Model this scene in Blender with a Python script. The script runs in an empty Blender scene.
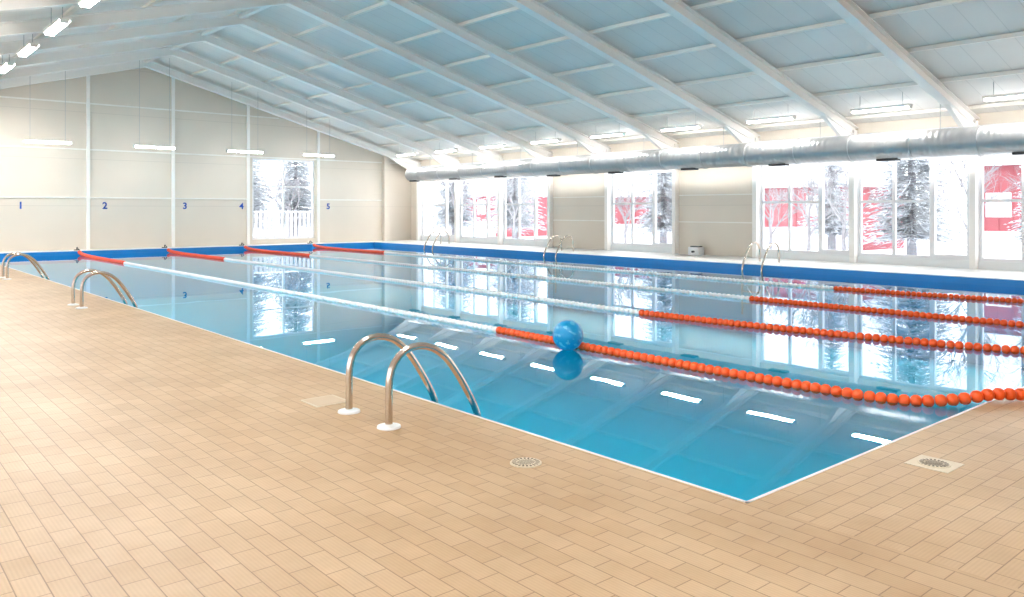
import bpy, math, random
from mathutils import Vector, Matrix
random.seed(4)
scene = bpy.context.scene
PI = math.pi

# ------------------------------------------------------------------ materials
def new_mat(name):
    m = bpy.data.materials.new(name); m.use_nodes = True
    nt = m.node_tree
    b = nt.nodes.get("Principled BSDF")
    return m, nt, b

def simple(name, col, rough=0.5, metal=0.0, spec=0.5, noise=0.0, nscale=3.0, bump=0.0):
    m, nt, b = new_mat(name)
    b.inputs["Base Color"].default_value = (*col, 1)
    b.inputs["Roughness"].default_value = rough
    b.inputs["Metallic"].default_value = metal
    b.inputs["Specular IOR Level"].default_value = spec
    if noise > 0 or bump > 0:
        tc = nt.nodes.new("ShaderNodeTexCoord")
        n = nt.nodes.new("ShaderNodeTexNoise"); n.inputs["Scale"].default_value = nscale
        n.inputs["Detail"].default_value = 5
        nt.links.new(tc.outputs["Object"], n.inputs["Vector"])
        if noise > 0:
            mix = nt.nodes.new("ShaderNodeMix"); mix.data_type = 'RGBA'
            mix.inputs[6].default_value = (*[c*(1-noise) for c in col], 1)
            mix.inputs[7].default_value = (*[min(1, c*(1+noise)) for c in col], 1)
            nt.links.new(n.outputs["Fac"], mix.inputs[0])
            nt.links.new(mix.outputs[2], b.inputs["Base Color"])
        if bump > 0:
            bp = nt.nodes.new("ShaderNodeBump"); bp.inputs["Strength"].default_value = bump
            bp.inputs["Distance"].default_value = 0.01
            nt.links.new(n.outputs["Fac"], bp.inputs["Height"])
            nt.links.new(bp.outputs["Normal"], b.inputs["Normal"])
    return m

def emit(name, col, s):
    m = bpy.data.materials.new(name); m.use_nodes = True
    nt = m.node_tree; nt.nodes.clear()
    o = nt.nodes.new("ShaderNodeOutputMaterial"); e = nt.nodes.new("ShaderNodeEmission")
    e.inputs[0].default_value = (*col, 1); e.inputs[1].default_value = s
    nt.links.new(e.outputs[0], o.inputs[0]); return m

def tile_mat(name, rot):
    m, nt, b = new_mat(name)
    L = nt.links
    tc = nt.nodes.new("ShaderNodeTexCoord")
    mp = nt.nodes.new("ShaderNodeMapping"); mp.inputs["Rotation"].default_value = (0, 0, rot)
    L.new(tc.outputs["Object"], mp.inputs["Vector"])
    br = nt.nodes.new("ShaderNodeTexBrick")
    br.offset = 0.5
    br.inputs["Scale"].default_value = 1
    br.inputs["Brick Width"].default_value = 0.20
    br.inputs["Row Height"].default_value = 0.10
    br.inputs["Mortar Size"].default_value = 0.0024
    br.inputs["Mortar Smooth"].default_value = 0.2
    br.inputs["Color1"].default_value = (0.575, 0.40, 0.235, 1)
    br.inputs["Color2"].default_value = (0.515, 0.345, 0.190, 1)
    br.inputs["Mortar"].default_value = (0.28, 0.175, 0.095, 1)
    L.new(mp.outputs[0], br.inputs["Vector"])
    # stains
    n = nt.nodes.new("ShaderNodeTexNoise"); n.inputs["Scale"].default_value = 0.9; n.inputs["Detail"].default_value = 8
    n.inputs["Roughness"].default_value = 0.65
    L.new(tc.outputs["Object"], n.inputs["Vector"])
    cr = nt.nodes.new("ShaderNodeValToRGB")
    cr.color_ramp.elements[0].position = 0.35; cr.color_ramp.elements[0].color = (0.83, 0.79, 0.73, 1)
    cr.color_ramp.elements[1].position = 0.66; cr.color_ramp.elements[1].color = (1.08, 1.10, 1.14, 1)
    L.new(n.outputs["Fac"], cr.inputs[0])
    mul = nt.nodes.new("ShaderNodeMix"); mul.data_type = 'RGBA'; mul.blend_type = 'MULTIPLY'
    mul.inputs[0].default_value = 1
    L.new(br.outputs["Color"], mul.inputs[6]); L.new(cr.outputs[0], mul.inputs[7])
    # fine ribs on each tile
    w = nt.nodes.new("ShaderNodeTexWave"); w.wave_type = 'BANDS'; w.bands_direction = 'Y'
    w.inputs["Scale"].default_value = 20.0
    L.new(mp.outputs[0], w.inputs["Vector"])
    mul2 = nt.nodes.new("ShaderNodeMix"); mul2.data_type = 'RGBA'; mul2.blend_type = 'MULTIPLY'
    mul2.inputs[0].default_value = 0.07
    L.new(mul.outputs[2], mul2.inputs[6]); L.new(w.outputs["Color"], mul2.inputs[7])
    L.new(mul2.outputs[2], b.inputs["Base Color"])
    b.inputs["Roughness"].default_value = 0.42
    b.inputs["Specular IOR Level"].default_value = 0.5
    inv = nt.nodes.new("ShaderNodeMath"); inv.operation = 'SUBTRACT'; inv.inputs[0].default_value = 1
    L.new(br.outputs["Fac"], inv.inputs[1])
    add = nt.nodes.new("ShaderNodeMath"); add.operation = 'MULTIPLY_ADD'
    L.new(w.outputs["Fac"], add.inputs[0]); add.inputs[1].default_value = 0.15
    L.new(inv.outputs[0], add.inputs[2])
    bp = nt.nodes.new("ShaderNodeBump"); bp.inputs["Strength"].default_value = 0.5; bp.inputs["Distance"].default_value = 0.002
    L.new(add.outputs[0], bp.inputs["Height"]); L.new(bp.outputs[0], b.inputs["Normal"])
    return m

def rib_mat(name, col, axis, period, depth=0.06, rough=0.45, strength=0.3):
    """sheet panel with thin joints every `period` metres along axis"""
    m, nt, b = new_mat(name); L = nt.links
    tc = nt.nodes.new("ShaderNodeTexCoord"); sp = nt.nodes.new("ShaderNodeSeparateXYZ")
    L.new(tc.outputs["Object"], sp.inputs[0])
    md = nt.nodes.new("ShaderNodeMath"); md.operation = 'PINGPONG'; md.inputs[1].default_value = period/2
    L.new(sp.outputs[axis], md.inputs[0])
    mr = nt.nodes.new("ShaderNodeMapRange"); mr.inputs["From Min"].default_value = 0.0
    mr.inputs["From Max"].default_value = 0.012
    L.new(md.outputs[0], mr.inputs["Value"])
    mix = nt.nodes.new("ShaderNodeMix"); mix.data_type = 'RGBA'
    mix.inputs[6].default_value = (*[c*(1-depth*3) for c in col], 1); mix.inputs[7].default_value = (*col, 1)
    L.new(mr.outputs[0], mix.inputs[0])
    n = nt.nodes.new("ShaderNodeTexNoise"); n.inputs["Scale"].default_value = 0.7
    L.new(tc.outputs["Object"], n.inputs["Vector"])
    mr2 = nt.nodes.new("ShaderNodeMapRange"); mr2.inputs["To Min"].default_value = 0.92; mr2.inputs["To Max"].default_value = 1.06
    L.new(n.outputs["Fac"], mr2.inputs["Value"])
    vm = nt.nodes.new("ShaderNodeVectorMath"); vm.operation = 'SCALE'
    L.new(mix.outputs[2], vm.inputs[0]); L.new(mr2.outputs[0], vm.inputs["Scale"])
    L.new(vm.outputs[0], b.inputs["Base Color"])
    b.inputs["Roughness"].default_value = rough
    bp = nt.nodes.new("ShaderNodeBump"); bp.inputs["Strength"].default_value = strength; bp.inputs["Distance"].default_value = 0.005
    L.new(mr.outputs[0], bp.inputs["Height"]); L.new(bp.outputs[0], b.inputs["Normal"])
    return m

M_tileL = tile_mat("deck_tile_long", PI/2)
M_tileN = tile_mat("deck_tile_cross", 0.0)
M_deckfar = simple("far_deck_pale_tile", (0.74, 0.72, 0.69), 0.4, noise=0.05)
M_coping = simple("coping_white", (0.85, 0.87, 0.88), 0.35, noise=0.03)
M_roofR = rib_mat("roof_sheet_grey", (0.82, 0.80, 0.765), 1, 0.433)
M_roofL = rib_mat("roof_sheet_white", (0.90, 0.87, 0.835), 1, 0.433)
M_white = simple("painted_steel_white", (0.96, 0.93, 0.89), 0.5, noise=0.02)
M_purlin = simple("purlin_ivory", (0.94, 0.89, 0.82), 0.5, noise=0.03)
M_cream = rib_mat("wall_panel_cream", (0.755, 0.68, 0.585), 2, 1.48, rough=0.55)
M_pvc = simple("window_pvc", (0.86, 0.86, 0.88), 0.35, noise=0.02)
M_joint = simple("panel_rail", (0.90, 0.87, 0.82), 0.5, noise=0.03)
M_steel = simple("brushed_steel", (0.60, 0.53, 0.46), 0.2, metal=1.0, noise=0.08, nscale=20)
M_orange = simple("float_orange", (0.88, 0.10, 0.010), 0.4, noise=0.08, nscale=8)
M_red = simple("float_red", (0.84, 0.08, 0.03), 0.4, noise=0.08, nscale=8)
M_floatw = simple("float_white", (0.86, 0.90, 0.90), 0.4, noise=0.04, nscale=8)
M_cable = simple("cable", (0.5, 0.5, 0.5), 0.5, noise=0.05)
M_black = simple("black_plastic", (0.03, 0.03, 0.035), 0.4, noise=0.1)
M_blueN = simple("number_blue", (0.01, 0.07, 0.36), 0.5, noise=0.05)
M_bluestrip = simple("blue_band_tile", (0.004, 0.23, 0.60), 0.3, noise=0.08, nscale=6)
M_snow = simple("snow", (0.84, 0.87, 0.92), 0.8, noise=0.05, nscale=0.6, bump=0.5)
M_redwall = simple("red_cladding", (0.38, 0.09, 0.11), 0.7, noise=0.2, nscale=2)
M_bark = simple("hazy_bark", (0.32, 0.31, 0.33), 0.9, noise=0.3, nscale=10, bump=0.6)  # bark colour lightened to stand in for haze through the glass
M_fence = simple("fence_board", (0.46, 0.46, 0.49), 0.8, noise=0.15, nscale=4)
M_lamp = emit("fluorescent_tube", (1.0, 0.985, 0.96), 92)
M_lampB = emit("fluorescent_tube_dim", (1.0, 0.98, 0.95), 26)
M_lampR = emit("fluorescent_tube_mid", (1.0, 0.975, 0.94), 58)
M_drain = simple("drain_grate", (0.66, 0.57, 0.43), 0.4, noise=0.1, nscale=20)
M_draindark = simple("drain_slot", (0.10, 0.08, 0.06), 0.6, noise=0.1)

def fir_mat():
    m, nt, b = new_mat("snowy_fir"); L = nt.links
    tc = nt.nodes.new("ShaderNodeTexCoord")
    n = nt.nodes.new("ShaderNodeTexNoise"); n.inputs["Scale"].default_value = 5; n.inputs["Detail"].default_value = 8
    n.inputs["Roughness"].default_value = 0.7
    L.new(tc.outputs["Object"], n.inputs["Vector"])
    cr = nt.nodes.new("ShaderNodeValToRGB")
    cr.color_ramp.elements[0].position = 0.36; cr.color_ramp.elements[0].color = (0.28, 0.30, 0.31, 1)  # dark end lightened in the colour as window haze; light end is snow
    cr.color_ramp.elements[1].position = 0.56; cr.color_ramp.elements[1].color = (0.80, 0.83, 0.88, 1)
    L.new(n.outputs["Fac"], cr.inputs[0]); L.new(cr.outputs[0], b.inputs["Base Color"])
    b.inputs["Roughness"].default_value = 0.9
    return m
M_fir = fir_mat()

def duct_mat():
    m, nt, b = new_mat("galvanised_spiral_duct"); L = nt.links
    tc = nt.nodes.new("ShaderNodeTexCoord")
    w = nt.nodes.new("ShaderNodeTexWave"); w.bands_direction = 'Y'; w.inputs["Scale"].default_value = 2.6
    L.new(tc.outputs["Object"], w.inputs["Vector"])
    n = nt.nodes.new("ShaderNodeTexNoise"); n.inputs["Scale"].default_value = 2.5
    L.new(tc.outputs["Object"], n.inputs["Vector"])
    cr = nt.nodes.new("ShaderNodeValToRGB")
    cr.color_ramp.elements[0].color = (0.40, 0.405, 0.41, 1); cr.color_ramp.elements[1].color = (0.50, 0.50, 0.505, 1)
    L.new(n.outputs["Fac"], cr.inputs[0]); L.new(cr.outputs[0], b.inputs["Base Color"])
    b.inputs["Metallic"].default_value = 0.6; b.inputs["Roughness"].default_value = 0.42
    bp = nt.nodes.new("ShaderNodeBump"); bp.inputs["Strength"].default_value = 0.5; bp.inputs["Distance"].default_value = 0.012
    L.new(w.outputs["Fac"], bp.inputs["Height"]); L.new(bp.outputs[0], b.inputs["Normal"])
    return m
M_duct = duct_mat()

def pool_mat():
    m, nt, b = new_mat("pool_liner_cyan"); L = nt.links
    tc = nt.nodes.new("ShaderNodeTexCoord")
    n = nt.nodes.new("ShaderNodeTexNoise"); n.inputs["Scale"].default_value = 0.35; n.inputs["Detail"].default_value = 2
    L.new(tc.outputs["Object"], n.inputs["Vector"])
    cr = nt.nodes.new("ShaderNodeValToRGB")
    cr.color_ramp.elements[0].color = (0.004, 0.66, 0.93, 1); cr.color_ramp.elements[1].color = (0.006, 0.70, 0.96, 1)
    L.new(n.outputs["Fac"], cr.inputs[0]); L.new(cr.outputs[0], b.inputs["Base Color"])
    b.inputs["Roughness"].default_value = 0.6
    b.inputs["Specular IOR Level"].default_value = 0.1
    return m
M_pool = pool_mat()

def water_mat():
    m = bpy.data.materials.new("pool_water"); m.use_nodes = True
    nt = m.node_tree; nt.nodes.clear(); L = nt.links
    o = nt.nodes.new("ShaderNodeOutputMaterial")
    fr = nt.nodes.new("ShaderNodeFresnel"); fr.inputs[0].default_value = 1.33
    tr = nt.nodes.new("ShaderNodeBsdfTransparent"); tr.inputs[0].default_value = (0.35, 0.98, 1.0, 1)
    gl = nt.nodes.new("ShaderNodeBsdfGlossy"); gl.inputs["Roughness"].default_value = 0.0
    gl.inputs[0].default_value = (0.90, 0.97, 1, 1)
    mx = nt.nodes.new("ShaderNodeMixShader")
    tc = nt.nodes.new("ShaderNodeTexCoord")
    n = nt.nodes.new("ShaderNodeTexNoise"); n.inputs["Scale"].default_value = 1.3; n.inputs["Detail"].default_value = 1.5
    L.new(tc.outputs["Object"], n.inputs["Vector"])
    bp = nt.nodes.new("ShaderNodeBump"); bp.inputs["Strength"].default_value = 0.05; bp.inputs["Distance"].default_value = 0.012
    L.new(n.outputs["Fac"], bp.inputs["Height"])
    L.new(bp.outputs[0], gl.inputs["Normal"]); L.new(bp.outputs[0], fr.inputs["Normal"])
    L.new(fr.outputs[0], mx.inputs[0]); L.new(tr.outputs[0], mx.inputs[1]); L.new(gl.outputs[0], mx.inputs[2])
    L.new(mx.outputs[0], o.inputs[0])
    return m
M_water = water_mat()

def glass_mat():
    m = bpy.data.materials.new("window_glass"); m.use_nodes = True
    nt = m.node_tree; nt.nodes.clear(); L = nt.links
    o = nt.nodes.new("ShaderNodeOutputMaterial")
    tr = nt.nodes.new("ShaderNodeBsdfTransparent"); gl = nt.nodes.new("ShaderNodeBsdfGlossy")
    tr.inputs[0].default_value = (0.88, 0.90, 0.90, 1)
    gl.inputs["Roughness"].default_value = 0.02
    mx = nt.nodes.new("ShaderNodeMixShader"); mx.inputs[0].default_value = 0.07
    L.new(tr.outputs[0], mx.inputs[1]); L.new(gl.outputs[0], mx.inputs[2]); L.new(mx.outputs[0], o.inputs[0])
    return m
M_glass = glass_mat()

# ------------------------------------------------------------------ mesh builder
class MB:
    def __init__(s): s.v=[]; s.f=[]; s.mi=[]; s.mats=[]
    def m(s, mat):
        if mat not in s.mats: s.mats.append(mat)
        return s.mats.index(mat)
    def face(s, pts, mat):
        i=len(s.v); s.v += [tuple(p) for p in pts]; s.f.append(tuple(range(i,i+len(pts)))); s.mi.append(s.m(mat))
    def hexa(s, p, mat):
        i=len(s.v); s.v += [tuple(q) for q in p]; k=s.m(mat)
        for f in ((0,3,2,1),(4,5,6,7),(0,1,5,4),(1,2,6,5),(2,3,7,6),(3,0,4,7)):
            s.f.append(tuple(i+a for a in f)); s.mi.append(k)
    def box(s, a, b, mat):
        (x0,y0,z0),(x1,y1,z1)=a,b
        s.hexa([(x0,y0,z0),(x1,y0,z0),(x1,y1,z0),(x0,y1,z0),(x0,y0,z1),(x1,y0,z1),(x1,y1,z1),(x0,y1,z1)],mat)
    def tube(s, pts, r, mat, n=12, cap=True):
        pts=[Vector(p) for p in pts]; rings=[]; k=s.m(mat)
        rs = r if isinstance(r,(list,tuple)) else [r]*len(pts)
        prev=None
        for i,p in enumerate(pts):
            if i==0: d=pts[1]-p
            elif i==len(pts)-1: d=p-pts[i-1]
            else: d=(pts[i+1]-p).normalized()+(p-pts[i-1]).normalized()
            d.normalize()
            if prev is None:
                u=d.orthogonal().normalized()
            else:
                u=(prev-d*prev.dot(d))
                if u.length<1e-5: u=d.orthogonal()
                u.normalize()
            prev=u; w=d.cross(u)
            i0=len(s.v)
            for j in range(n):
                a=2*PI*j/n; s.v.append(tuple(p+(u*math.cos(a)+w*math.sin(a))*rs[i]))
            rings.append(i0)
        for a,b in zip(rings,rings[1:]):
            for j in range(n):
                s.f.append((a+j,a+(j+1)%n,b+(j+1)%n,b+j)); s.mi.append(k)
        if cap:
            s.f.append(tuple(rings[0]+j for j in reversed(range(n)))); s.mi.append(k)
            s.f.append(tuple(rings[-1]+j for j in range(n))); s.mi.append(k)
    def build(s, name, smooth=True, ang=35):
        me=bpy.data.meshes.new(name); me.from_pydata(s.v,[],s.f)
        for mt in s.mats: me.materials.append(mt)
        me.polygons.foreach_set("material_index", s.mi)
        me.update()
        if smooth:
            me.shade_smooth(); me.set_sharp_from_angle(angle=math.radians(ang))
        ob=bpy.data.objects.new(name,me); scene.collection.objects.link(ob); return ob

# ------------------------------------------------------------------ dimensions
X0,X1 = 3.23,16.10
Y0,Y1 = 2.11,27.10
WL,WR = -2.8,18.4
YN,YF = -6.5,28.0
RX,RZ,EZ = 7.8,6.3,3.38
SL = (RZ-EZ)/(WR-RX)
ZW = -0.03
ZD = 0.11
def roofz(x): return RZ-SL*abs(x-RX)
frames=[6.5+2.6*k for k in range(-5,9)]   # -6.5 ... 27.3

# ------------------------------------------------------------------ floor
b=MB()
b.box((WL,YN,-1.7),(X0-.001,YF,0),M_tileL)
b.box((X0-.001,YN,-1.7),(WR,Y0-.001,0),M_tileN)
b.box((X1+.12,Y0,-1.7),(WR,YF,ZD),M_deckfar)
b.box((X0,Y1+.12,-1.7),(X1+.12,YF,ZD),M_deckfar)
b.build("floor",smooth=False)

# pool basin + coping
b=MB()
D=-1.5
b.face([(X0,Y0,D),(X1,Y0,D),(X1,Y1,D),(X0,Y1,D)],M_pool)
b.face([(X0,Y0,D),(X0,Y1,D),(X0,Y1,-0.005),(X0,Y0,-0.005)],M_pool)
b.face([(X0,Y0,D),(X0,Y0,-0.005),(X1,Y0,-0.005),(X1,Y0,D)],M_pool)
b.box((X1,Y0,D),(X1+.12,Y1+.12,-0.25),M_pool)
b.box((X0,Y1,D),(X1,Y1+.12,-0.25),M_pool)
b.box((X1,Y0,-0.25),(X1+.12,Y1+.12,ZD-.012),M_bluestrip)
b.box((X0,Y1,-0.25),(X1,Y1+.12,ZD-.012),M_bluestrip)
b.build("swimming_pool",smooth=False)
b=MB()
b.box((X0-.012,Y0-.012,-0.04),(X0+.004,Y1,0.003),M_coping)
b.box((X0-.012,Y0-.012,-0.04),(X1,Y0+.004,0.003),M_coping)
b.box((X1-.01,Y0,ZD-.012),(X1+.14,Y1+.13,ZD+.006),M_coping)
b.box((X0,Y1-.01,ZD-.012),(X1-.01,Y1+.13,ZD+.006),M_coping)
b.build("trim_1",smooth=False)
b=MB()
b.face([(X0+.003,Y0+.003,ZW),(X1-.003,Y0+.003,ZW),(X1-.003,Y1-.003,ZW),(X0+.003,Y1-.003,ZW)],M_water)
b.build("pool_water",smooth=False)

# ------------------------------------------------------------------ windows
wn=[0]
def window_obj(axis, pos, a0, a1, z0, z1, rows, cols, outward):
    """axis 'x': plane x=pos, spans y a0..a1 ; axis 'y': plane y=pos, spans x"""
    wn[0]+=1
    b=MB(); t=0.035
    def bx(u0,u1,z0_,z1_,dep=0.035,mat=M_pvc):
        if axis=='x': b.box((pos-dep,u0,z0_),(pos+dep,u1,z1_),mat)
        else: b.box((u0,pos-dep,z0_),(u1,pos+dep,z1_),mat)
    f=0.06
    bx(a0,a1,z0,z0+f); bx(a0,a1,z1-f,z1); bx(a0,a0+f,z0+f,z1-f); bx(a1-f,a1,z0+f,z1-f)
    for c in cols:
        u=a0+(a1-a0)*c; bx(u-.035,u+.035,z0+f,z1-f,.034)
    for (r,c0,c1) in rows:
        z=z0+(z1-z0)*r; bx(a0+(a1-a0)*c0+.035,a0+(a1-a0)*c1-.035,z-.03,z+.03,.033)
    if len(cols)>=2:
        for (c0,c1) in ((0,cols[0]),):
            u0=a0+(a1-a0)*c0+f; u1=a0+(a1-a0)*c1-.035; s=.045
            bx(u0,u0+s,z0+f,z1-f,.05); bx(u1-s,u1,z0+f,z1-f,.05)
            bx(u0+s,u1-s,z0+f,z0+f+s,.05); bx(u0+s,u1-s,z1-f-s,z1-f,.05)
    if axis=='x': b.face([(pos,a0+f,z0+f),(pos,a1-f,z0+f),(pos,a1-f,z1-f),(pos,a0+f,z1-f)],M_glass)
    else: b.face([(a0+f,pos,z0+f),(a1-f,pos,z0+f),(a1-f,pos,z1-f),(a0+f,pos,z1-f)],M_glass)
    ob=b.build("window_%d"%wn[0],smooth=False)
    return ob

def portal(loc, rot, sx, sy):
    l=bpy.data.lights.new("daylight_portal",'AREA'); l.shape='RECTANGLE'; l.size=sx; l.size_y=sy
    l.cycles.is_portal=True
    o=bpy.data.objects.new("daylight_portal",l); o.location=loc; o.rotation_euler=rot
    scene.collection.objects.link(o)

# side walls
T=0.15
solid_bays={frames.index(f) for f in frames if abs(f-11.7)<.01 or abs(f-16.9)<.01}
for side in ("right","left"):
    b=MB()
    xi = WR if side=="right" else WL
    xo = xi+T if side=="right" else xi-T
    xa,xb=min(xi,xo),max(xi,xo)
    zb = 0.0
    edges=frames+[YF]
    b.box((xa,YN-.15,zb-.3),(xb,YN,EZ+.05),M_cream)
    for i in range(len(edges)-1):
        y0,y1=edges[i],edges[i+1]
        solid = (i in solid_bays) or i==len(edges)-2
        if solid:
            b.box((xa,y0,zb-.3),(xb,y1,EZ+.03),M_cream)
        else:
            b.box((xa,y0,zb-.3),(xb,y1,0.28),M_coping)
            b.box((xa,y0,2.54),(xb,y1,2.74),M_cream)
            b.box((xa,y0,3.14),(xb,y1,EZ+.03),M_cream)
            b.box((xa,y0,0.28),(xb,y0+.07,2.54),M_pvc)
            b.box((xa,y1-.07,0.28),(xb,y1,2.54),M_pvc)
            b.box((xa,y0,2.74),(xb,y0+.07,3.14),M_pvc)
            b.box((xa,y1-.07,2.74),(xb,y1,3.14),M_pvc)
    b.build("wall_"+side,smooth=False)
    for i in range(len(edges)-1):
        y0,y1=edges[i],edges[i+1]
        if (i in solid_bays) or i==len(edges)-2: continue
        xm=(xa+xb)/2
        window_obj('x',xm,y0+.07,y1-.07,0.28,2.54,[(0.56,0.34,0.67),(0.56,0.67,1.0)],[0.34,0.67],1)
        window_obj('x',xm,y0+.07,y1-.07,2.74,3.14,[],[0.5],1)
    sgn = 1 if side=="right" else -1
    portal((xo+sgn*.02,10.4,1.7),(0, PI/2 if side=="right" else -PI/2,0),2.9,33.8)
    # columns & rails
    b=MB()
    for i,y in enumerate(frames):
        s=-1 if side=="right" else 1
        z0c = ZD if (side=="right" and y>Y0) else 0
        a=xi; c=xi+s*.16
        yy=max(y,YN+.07)
        b.box((min(a,c),yy-.06,z0c),(max(a,c),yy+.06,roofz(c)-.2),M_white)
    for i in solid_bays:
        y0,y1=frames[i]+.06,frames[i+1]-.06
        for z in (1.0,1.75,2.5):
            a=xi; c=xi+(-.02 if side=="right" else .02)
            b.box((min(a,c),y0,z),(max(a,c),y1,z+.03),M_joint)
    b.build("trim_2" if side=="right" else "trim_3",smooth=False)

# back wall (far gable)
WX0,WX1,WZ0,WZ1=11.62,14.05,0.28,3.22
b=MB()
b.box((WL,YF,-.3),(WX0,YF+T,EZ),M_cream)
b.box((WX1,YF,-.3),(WR,YF+T,EZ),M_cream)
b.box((WX0,YF,-.3),(WX1,YF+T,WZ0),M_cream)
b.box((WX0,YF,WZ1),(WX1,YF+T,EZ),M_cream)
def prism(b,y0,y1,mat):
    A=[(WL,y0,EZ),(WR,y0,EZ),(RX,y0,RZ+.02)]; B=[(WL,y1,EZ),(WR,y1,EZ),(RX,y1,RZ+.02)]
    b.face(A,mat); b.face(B[::-1],mat)
    for i in range(3):
        j=(i+1)%3; b.face([A[j],A[i],B[i],B[j]],mat)
prism(b,YF,YF+T,M_cream)
b.build("wall_back",smooth=False)
window_obj('y',YF+.07,WX0,WX1,WZ0,WZ1,[(0.66,0,.5),(0.66,.5,1)],[0.5],1)
portal(((WX0+WX1)/2,YF+T+.02,(WZ0+WZ1)/2),(-PI/2,0,0),WX1-WX0,WZ1-WZ0)
b=MB()
b.box((WL,YN-T,-.3),(WR,YN,EZ),M_cream); prism(b,YN-T,YN,M_cream)
b.build("wall_front",smooth=False)
# back wall posts, rails
b=MB()
for x in (1.06,3.66,6.26,8.86,11.46,14.2):
    b.box((x-.05,YF-.06,ZD),(x+.05,YF,roofz(x)-.1),M_white)
b.box((17.0,YF-.22,ZD),(17.25,YF,roofz(17.1)-.15),M_cream)
for z in (1.72,3.24,4.70):
    xr = [(-2.8,18.3)] if z==3.24 else ([(-2.8,11.4),(14.26,16.98)] if z<3 else [(3.0,12.6)])
    for (a,c) in xr:
        b.box((a,YF-.035,z),(c,YF,z+.045),M_joint)
b.build("trim_4",smooth=False)

# lane numbers
for i,x in enumerate((4.42,6.75,9.25,11.22,14.62)):
    cu=bpy.data.curves.new("lane_number",'FONT'); cu.body=str(i+1); cu.size=0.30; cu.extrude=0.004; cu.align_x='CENTER'; cu.offset=0.008
    cu.materials.append(M_blueN)
    o=bpy.data.objects.new("lane_number",cu); o.location=(x,YF-.012,1.39); o.rotation_euler=(PI/2,0,0)
    scene.collection.objects.link(o)

# ------------------------------------------------------------------ roof
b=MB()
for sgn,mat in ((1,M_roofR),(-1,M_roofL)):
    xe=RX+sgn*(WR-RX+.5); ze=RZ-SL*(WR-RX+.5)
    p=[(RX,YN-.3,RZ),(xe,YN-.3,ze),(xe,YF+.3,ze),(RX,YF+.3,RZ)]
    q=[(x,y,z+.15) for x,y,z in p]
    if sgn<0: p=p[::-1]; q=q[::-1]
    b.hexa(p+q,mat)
b.build("ceiling",smooth=False)

# rafters (I-beams following slope)
b=MB()
def sloped(b,y0,y1,xa,xb,dz0,dz1,mat):
    za,zb=roofz(xa),roofz(xb)
    b.hexa([(xa,y0,za+dz0),(xb,y0,zb+dz0),(xb,y1,zb+dz0),(xa,y1,za+dz0),
            (xa,y0,za+dz1),(xb,y0,zb+dz1),(xb,y1,zb+dz1),(xa,y1,za+dz1)],mat)
for y in frames:
    yy=max(y,YN+.12)
    for xa,xb in ((RX,WR-.01),(WL+.01,RX)):
        sloped(b,yy-.10,yy+.10,xa,xb,-.34,-.322,M_white)
        sloped(b,yy-.012,yy+.012,xa,xb,-.322,-.118,M_white)
        sloped(b,yy-.095,yy+.095,xa,xb,-.118,-.10,M_white)
    b.hexa([(WR-1.5,yy-.05,roofz(WR-1.5)-.35),(WR-.17,yy-.05,roofz(WR)-.62),(WR-.17,yy+.05,roofz(WR)-.62),(WR-1.5,yy+.05,roofz(WR-1.5)-.35),
            (WR-1.5,yy-.05,roofz(WR-1.5)-.335),(WR-.17,yy-.05,roofz(WR-.17)-.3),(WR-.17,yy+.05,roofz(WR-.17)-.3),(WR-1.5,yy+.05,roofz(WR-1.5)-.335)],M_white)
b.box((RX-.06,YN,RZ-.2),(RX+.06,YF,RZ-.02),M_white)
b.build("roof_rafters",smooth=False)
b=MB()
for k in range(1,8):
    for sgn in (1,-1):
        x=RX+sgn*1.45*k
        b.box((x-.045,YN,roofz(x)-.07),(x+.045,YF,roofz(x)+.0),M_purlin)
for sgn in (1,-1):
    x=RX+sgn*.12
    b.box((x-.03,YN,roofz(x)-.10),(x+.03,YF,roofz(x)),M_purlin)
b.build("roof_purlins",smooth=False)

# ------------------------------------------------------------------ lamps
def lamp(name,x,y,z,along,mat,hw):
    b=MB(); L=.62
    def bx(a,c,mt):
        if along=='y': b.box((x+a[1],y+a[0],z+a[2]),(x+c[1],y+c[0],z+c[2]),mt)
        else: b.box((x+a[0],y+a[1],z+a[2]),(x+c[0],y+c[1],z+c[2]),mt)
    bx((-L,-hw,.02),(L,hw,.05),M_white)
    if hw>.09:
        bx((-L,-hw,-.005),(L,-hw+.01,.02),M_white); bx((-L,hw-.01,-.005),(L,hw,.02),M_white)
    bx((-L+.03,-.06,-.035),(L-.03,.06,.02),mat)
    bx((-L,-.07,-.04),(-L+.03,.07,.02),M_white); bx((L-.03,-.07,-.04),(L,.07,.02),M_white)
    for s in (-.45,.45):
        px,py=(x,y+s) if along=='y' else (x+s,y)
        zt=roofz(px)+.01
        b.tube([(px,py,z+.05),(px,py,zt)],.006,M_cable,n=5)
    b.build(name,smooth=False)
for i in range(len(frames)-1):
    ym=(frames[i]+frames[i+1])/2
    lamp("ceiling_lamp",16.9,ym,3.48,'y',M_lampR,.10)
    if i>1: lamp("ceiling_lamp",3.0,ym,4.50,'y',M_lamp,.095)
for x in (1.9,4.85,7.8,10.7,13.4):
    lamp("ceiling_lamp",x,26.4,3.32,'x',M_lampB,.085)

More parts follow.
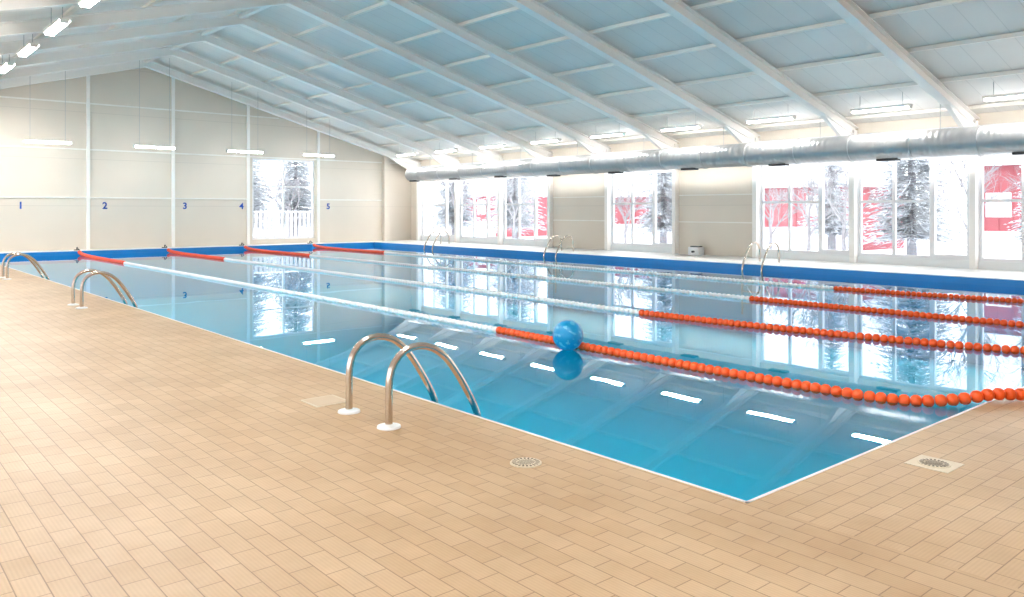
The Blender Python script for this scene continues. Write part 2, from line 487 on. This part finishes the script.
# ------------------------------------------------------------------ duct
b=MB()
DX,DZ,DR=17.25,2.72,.285
ys=YN+.2
b.tube([(DX,ys,DZ),(DX,19.5,DZ)],DR,M_duct,n=40)
b.tube([(DX,19.5,DZ),(DX,19.8,DZ),(DX,26.3,DZ)],[DR,.24,.24],M_duct,n=40)
y=ys+.6
while y<26.2:
    r=DR if y<19.5 else .24
    b.tube([(DX,y-.035,DZ),(DX,y-.03,DZ),(DX,y+.03,DZ),(DX,y+.035,DZ)],[r+.002,r+.015,r+.015,r+.002],M_duct,n=40)
    y+=1.3
for f in frames[:-1]:
    y=f+1.3
    r=DR if y<19.5 else .24
    b.box((DX-.09,y-.22,DZ-r-.035),(DX+.09,y+.22,DZ-r+.03),M_black)
    b.tube([(DX,f+.25,DZ+r),(DX,f+.25,roofz(DX)+.01)],.008,M_cable,n=6)
b.build("ventilation_duct",ang=50)

# ------------------------------------------------------------------ lane ropes
def catmull(P,step=0.02):
    out=[]
    P=[Vector(p) for p in P]; Q=[P[0]*2-P[1]]+P+[P[-1]*2-P[-2]]
    for i in range(1,len(Q)-2):
        a,b_,c,d=Q[i-1],Q[i],Q[i+1],Q[i+2]
        n=max(2,int((c-b_).length/step))
        for j in range(n):
            t=j/n
            out.append(0.5*((2*b_)+(-a+c)*t+(2*a-5*b_+4*c-d)*t*t+(-a+3*b_-3*c+d)*t**3))
    out.append(P[-1]); return out
def lane_rope(path):
    pts=catmull(path,.01); b=MB()
    b.tube(pts[::12]+[pts[-1]],.007,M_cable,n=6)
    s=0; nxt=0.06
    prof=[(-1,.35),(-.8,.75),(-.35,1),(.35,1),(.8,.75),(1,.35)]
    for i in range(1,len(pts)):
        s+=(pts[i]-pts[i-1]).length
        if s<nxt: continue
        c=pts[i]; d=(pts[i]-pts[i-1]).normalized()
        y=c.y
        if y<7.0: r,h,sp,mat=.043,.038,.074,M_orange
        elif y>22.1: r,h,sp,mat=.055,.04,.08,M_red
        else: r,h,sp,mat=.036,.04,.085,M_floatw
        b.tube([c+d*(h*a) for a,_ in prof],[r*q for _,q in prof],mat,n=12)
        nxt=s+sp
    return b.build("lane_rope",ang=60)
zr=-.012
far=lambda x:[(x,22.1,zr),(x,25.2,zr),(x,26.6,.02),(x,26.98,.07)]
lane_rope([(6.95,1.72,.046),(6.62,1.86,.046),(6.42,1.96,.048),(6.22,2.09,.055),(6.05,2.24,.02),(5.88,2.5,zr),(5.76,2.9,zr),(5.72,4.0,zr),(5.73,5.5,zr),(5.78,7.0,zr),(5.80,10,zr),(5.80,16,zr)]+far(5.80))
lane_rope([(8.95,2.15,.03),(8.84,2.6,zr),(8.6,3.4,zr),(8.33,5.0,zr),(8.2,7.0,zr),(8.3,10,zr),(8.36,16,zr)]+far(8.38))
lane_rope([(10.85,2.15,.03),(10.82,2.7,zr),(10.78,5.0,zr),(10.8,7.0,zr),(10.92,12,zr)]+far(10.95))
lane_rope([(13.7,2.15,.03),(13.62,2.7,zr),(13.55,4.2,zr),(13.3,7.0,zr),(13.45,12,zr)]+far(13.52))

for x in (5.80,8.38,10.95,13.52):
    b=MB()
    b.box((x-.07,27.26,ZD),(x+.07,27.38,ZD+.03),M_black)
    b.tube([(x,27.32,ZD+.02),(x,27.32,ZD+.09),(x,27.27,ZD+.10),(x,27.10,ZD+.035)],.013,M_black,n=8)
    b.build("rope_anchor")

# ------------------------------------------------------------------ ladders
def ladder(xe,yc,sgn,z0):
    """xe pool edge x, sgn=+1 water towards +x; z0 deck height"""
    b=MB()
    for dy in (-.25,.25):
        prof=[(-.58,0),(-.58,.15),(-.575,.30),(-.54,.395),(-.465,.462),(-.36,.482),(-.25,.455),(-.15,.385),(-.07,.29),(.01,.17),(.09,.03),(.13,-.08),(.14,-.25),(.14,-1.15)]
        P=catmull([(xe+sgn*a,yc+dy,z0+h) for a,h in prof],.04)
        b.tube(P,.0235,M_steel,n=16)
        cx=xe-sgn*.58
        b.tube([(cx,yc+dy,z0),(cx,yc+dy,z0+.012),(cx,yc+dy,z0+.022)],[.075,.072,.035],M_coping,n=24)
    for z in (-.35,-.62,-.89):
        b.box((xe+sgn*.14-.045,yc-.25,z0+z-.012),(xe+sgn*.14+.045,yc+.25,z0+z+.012),M_steel)
    b.build("pool_ladder",ang=50)
for y in (4.53,12.45,18.45): ladder(X0,y,1,0)
for y in (10.3,17.0,23.2): ladder(X1,y,-1,ZD)

# ------------------------------------------------------------------ ball
def ball(x,y,z,r):
    m,nt,bs=new_mat("ball_blue_print"); L=nt.links
    tc=nt.nodes.new("ShaderNodeTexCoord"); mp=nt.nodes.new("ShaderNodeMapping")
    mp.inputs["Scale"].default_value=(12,12,26)
    L.new(tc.outputs["Object"],mp.inputs[0])
    n=nt.nodes.new("ShaderNodeTexNoise"); n.inputs["Scale"].default_value=1.0; n.inputs["Detail"].default_value=1
    L.new(mp.outputs[0],n.inputs["Vector"])
    cr=nt.nodes.new("ShaderNodeValToRGB"); cr.color_ramp.interpolation='CONSTANT'
    cr.color_ramp.elements[0].color=(0.005,0.28,0.56,1)
    cr.color_ramp.elements[1].position=.58; cr.color_ramp.elements[1].color=(0.10,0.44,0.66,1)
    L.new(n.outputs["Fac"],cr.inputs[0]); L.new(cr.outputs[0],bs.inputs["Base Color"])
    bs.inputs["Roughness"].default_value=.3
    b=MB(); N=24; prof=[]
    for i in range(N+1):
        a=-PI/2+PI*i/N; prof.append((math.sin(a)*r,max(.001,math.cos(a)*r)))
    b.tube([(0,0,p) for p,_ in prof],[q for _,q in prof],m,n=40)
    for k in range(3):
        a=k*PI/3
        P=[(math.cos(t)*math.cos(a)*(r+.0005),math.cos(t)*math.sin(a)*(r+.0005),math.sin(t)*(r+.0005)) for t in [2*PI*j/48 for j in range(49)]]
        b.tube(P,.0016,M_bluestrip,n=5)
    o=b.build("beach_ball",ang=60); o.location=(x,y,z); o.rotation_euler=(.3,.5,.2)
ball(5.55,5.65,.115,.15)

# ------------------------------------------------------------------ drains
def drain(x,y,r=.09,square=False):
    b=MB()
    if square:
        b.box((x-.11,y-.11,0),(x+.11,y+.11,.003),M_drain)
    b.tube([(x,y,.0),(x,y,.005),(x,y,.006)],[r,r,r-.004],M_drain,n=32)
    for k in range(20):
        a=2*PI*k/20; u=Vector((math.cos(a),math.sin(a),0)); w=Vector((-u.y,u.x,0)); c=Vector((x,y,.0068))
        b.face([c+u*r*.62-w*.004,c+u*r*.88-w*.006,c+u*r*.88+w*.006,c+u*r*.62+w*.004],M_draindark)
    for k in range(-3,4):
        c=Vector((x+k*.013,y,.0068)); hh=r*.5*math.sqrt(1-(k/4.2)**2)
        b.face([c+Vector((-.003,-hh,0)),c+Vector((.003,-hh,0)),c+Vector((.003,hh,0)),c+Vector((-.003,hh,0))],M_draindark)
    b.build("floor_drain",ang=50)
drain(2.83,3.20,.085); drain(4.47,1.78,.08,square=True)
b=MB(); b.box((2.54,5.03,0),(2.80,5.29,.004),M_drain)
b.box((2.56,5.05,.004),(2.78,5.27,.006),simple("hatch_tile",(0.60,0.47,0.33),.5,noise=.05))
b.build("floor_access_hatch")
b=MB(); b.box((18.05,13.3,ZD),(18.3,13.65,ZD+.22),M_pvc); b.box((18.08,13.34,ZD+.22),(18.27,13.6,ZD+.25),M_black)
b.tube([(18.04,13.45,ZD+.1),(17.96,13.45,ZD+.1)],.03,M_black,n=12)
b.build("pump_socket_box",smooth=False)

# ------------------------------------------------------------------ outside (snow ground around the hall, not under it)
b=MB(); g=-.31
xa,xb,ya,yb=WL-T,WR+T,YN-T,YF+T
for (p0,p1,q0,q1) in ((-60,xa,-60,100),(xb,90,-60,100),(xa,xb,-60,ya),(xa,xb,yb,100)):
    b.face([(p0,q0,g),(p1,q0,g),(p1,q1,g),(p0,q1,g)],M_snow)
b.build("ground_snow",smooth=False)
def red_house(x,y0,y1,h):
    b=MB()
    b.box((x,y0,-.31),(x+5,y1,h),M_redwall)
    b.hexa([(x-.3,y0-.3,h),(x+5.3,y0-.3,h),(x+5.3,y1+.3,h),(x-.3,y1+.3,h),(x+2.3,y0-.3,h+1.4),(x+2.7,y0-.3,h+1.4),(x+2.7,y1+.3,h+1.4),(x+2.3,y1+.3,h+1.4)],M_snow)
    b.hexa([(x-1.6,y0,-.31),(x,y0,-.31),(x,y1,-.31),(x-1.6,y1,-.31),(x-.05,y0,.7),(x,y0,.7),(x,y1,.6),(x-.05,y1,.6)],M_snow)
    y=y0+1.0
    while y<y1-1.2:
        b.box((x-.04,y,1.1),(x,y+.8,1.95),M_pvc); b.box((x-.05,y+.06,1.16),(x-.03,y+.37,1.89),M_cable); b.box((x-.05,y+.43,1.16),(x-.03,y+.74,1.89),M_cable)
        y+=2.9
    yy=y0
    while yy<y1:   # battens
        b.box((x-.03,yy,-.2),(x,yy+.05,h),M_redwall); yy+=.45
    b.build("red_building",smooth=False)
red_house(31,3,11.2,2.9)
red_house(31,15.6,19.6,2.3)
red_house(31,24,29,2.0)
red_house(31,37.8,41,2.2)
def fir(b,x,y,H,R):
    b.tube([(x,y,-.31),(x,y,H*.5),(x,y,H)],[.16,.1,.02],M_bark,n=8)
    nt=int(H*6)
    for i in range(nt):
        t=i/nt; z=.6+(H-.6)*t; r=R*(1-t)**.85+.12
        nb=int(13+9*(1-t))
        for j in range(nb):
            a=2*PI*j/nb+random.uniform(-.25,.25)+i; rr=r*random.uniform(.55,1.15)
            u=Vector((math.cos(a),math.sin(a),0)); w=Vector((-u.y,u.x,0)); c=Vector((x,y,z+random.uniform(-.08,.08)))
            dz=-rr*random.uniform(.1,.4)
            for q in range(5):
                s0=.2+.16*q; base=c+u*rr*s0+Vector((0,0,dz*s0*s0))
                ln=rr*.28*(1.15-s0)
                for sg in (-1,1):
                    tip=base+u*ln*.9+w*ln*sg+Vector((0,0,-ln*.25+random.uniform(-.03,.03)))
                    b.face([base-u*ln*.22,base+u*ln*.22+Vector((0,0,.02)),tip],M_fir)
            e=c+u*rr+Vector((0,0,dz))
            b.face([c+w*.03,c-w*.03,e],M_fir)
def bare(b,x,y,H):
    def br(p,d,l,r,lv):
        e=p+d*l; b.tube([p,p+d*l*.5+Vector((random.uniform(-.05,.05),random.uniform(-.05,.05),0))*l,e],[r,r*.85,r*.65],M_bark,n=4 if lv<2 else 6,cap=False)
        if lv==0: return
        for k in range(4 if lv>1 else 3):
            a=random.uniform(0,2*PI); nd=(d+Vector((math.cos(a),math.sin(a),random.uniform(-.1,.5)))*.75).normalized()
            br(p+d*l*random.uniform(.5,1),nd,l*random.uniform(.55,.75),r*.5,lv-1)
    br(Vector((x,y,-.31)),Vector((0,0,1)),H*.26,.07,5)
b=MB()
for (x,y,H,R) in ((25.0,10.6,7,1.7),(26,20.9,7,1.5),(26.5,30.8,8,1.8),(26.5,36,8,1.9),(26.5,7.6,4,1.0),(27,14.2,5,1.2),(27,25.5,4,1.0)):
    fir(b,x,y,H,R)
for (x,y,H) in ((23.6,8.4,6.5),(23.4,6.4,6),(24,12.2,6),(24,13.4,5.5),(24,14.8,5.5),(24,16.4,6),(24.5,21.6,5.5),(24.5,23,6),(24.5,28.5,6.5),(24.5,33.0,7)):
    bare(b,x,y,H)
b.build("snowy_tree_row",smooth=False)
b=MB()
for (x,y,H,R) in ((15.0,37,8,2),(18.5,39,8,2.1)): fir(b,x,y,H,R)
for (x,y,H) in ((13.2,35.5,7),(16.8,36,7)): bare(b,x,y,H)
b.build("snowy_grove",smooth=False)
b=MB()
x=11.0
while x<20:
    b.box((x,33.0,-.31),(x+.13,33.03,1.25),M_fence); x+=.2
b.box((11,33.03,.1),(20,33.07,.2),M_fence); b.box((11,33.03,.95),(20,33.07,1.05),M_fence)
b.box((11,32.98,1.25),(20,33.08,1.31),M_snow)
b.build("garden_fence",smooth=False)

# ------------------------------------------------------------------ world
w=bpy.data.worlds.new("overcast"); scene.world=w; w.use_nodes=True
nt=w.node_tree; bg=nt.nodes["Background"]
bg.inputs[0].default_value=(0.95,0.97,1.0,1); bg.inputs[1].default_value=2.9

# ------------------------------------------------------------------ camera
cd=bpy.data.cameras.new("camera"); cam=bpy.data.objects.new("camera",cd); scene.collection.objects.link(cam)
cam.location=(0,0,1.35); cam.rotation_euler=(PI/2,0,-math.radians(40.5))
cd.sensor_width=36; cd.lens=36*801/1024; cd.shift_y=-88.5/1024
scene.camera=cam
scene.view_settings.view_transform='Standard'
scene.view_settings.look='None'
scene.view_settings.exposure=0.68
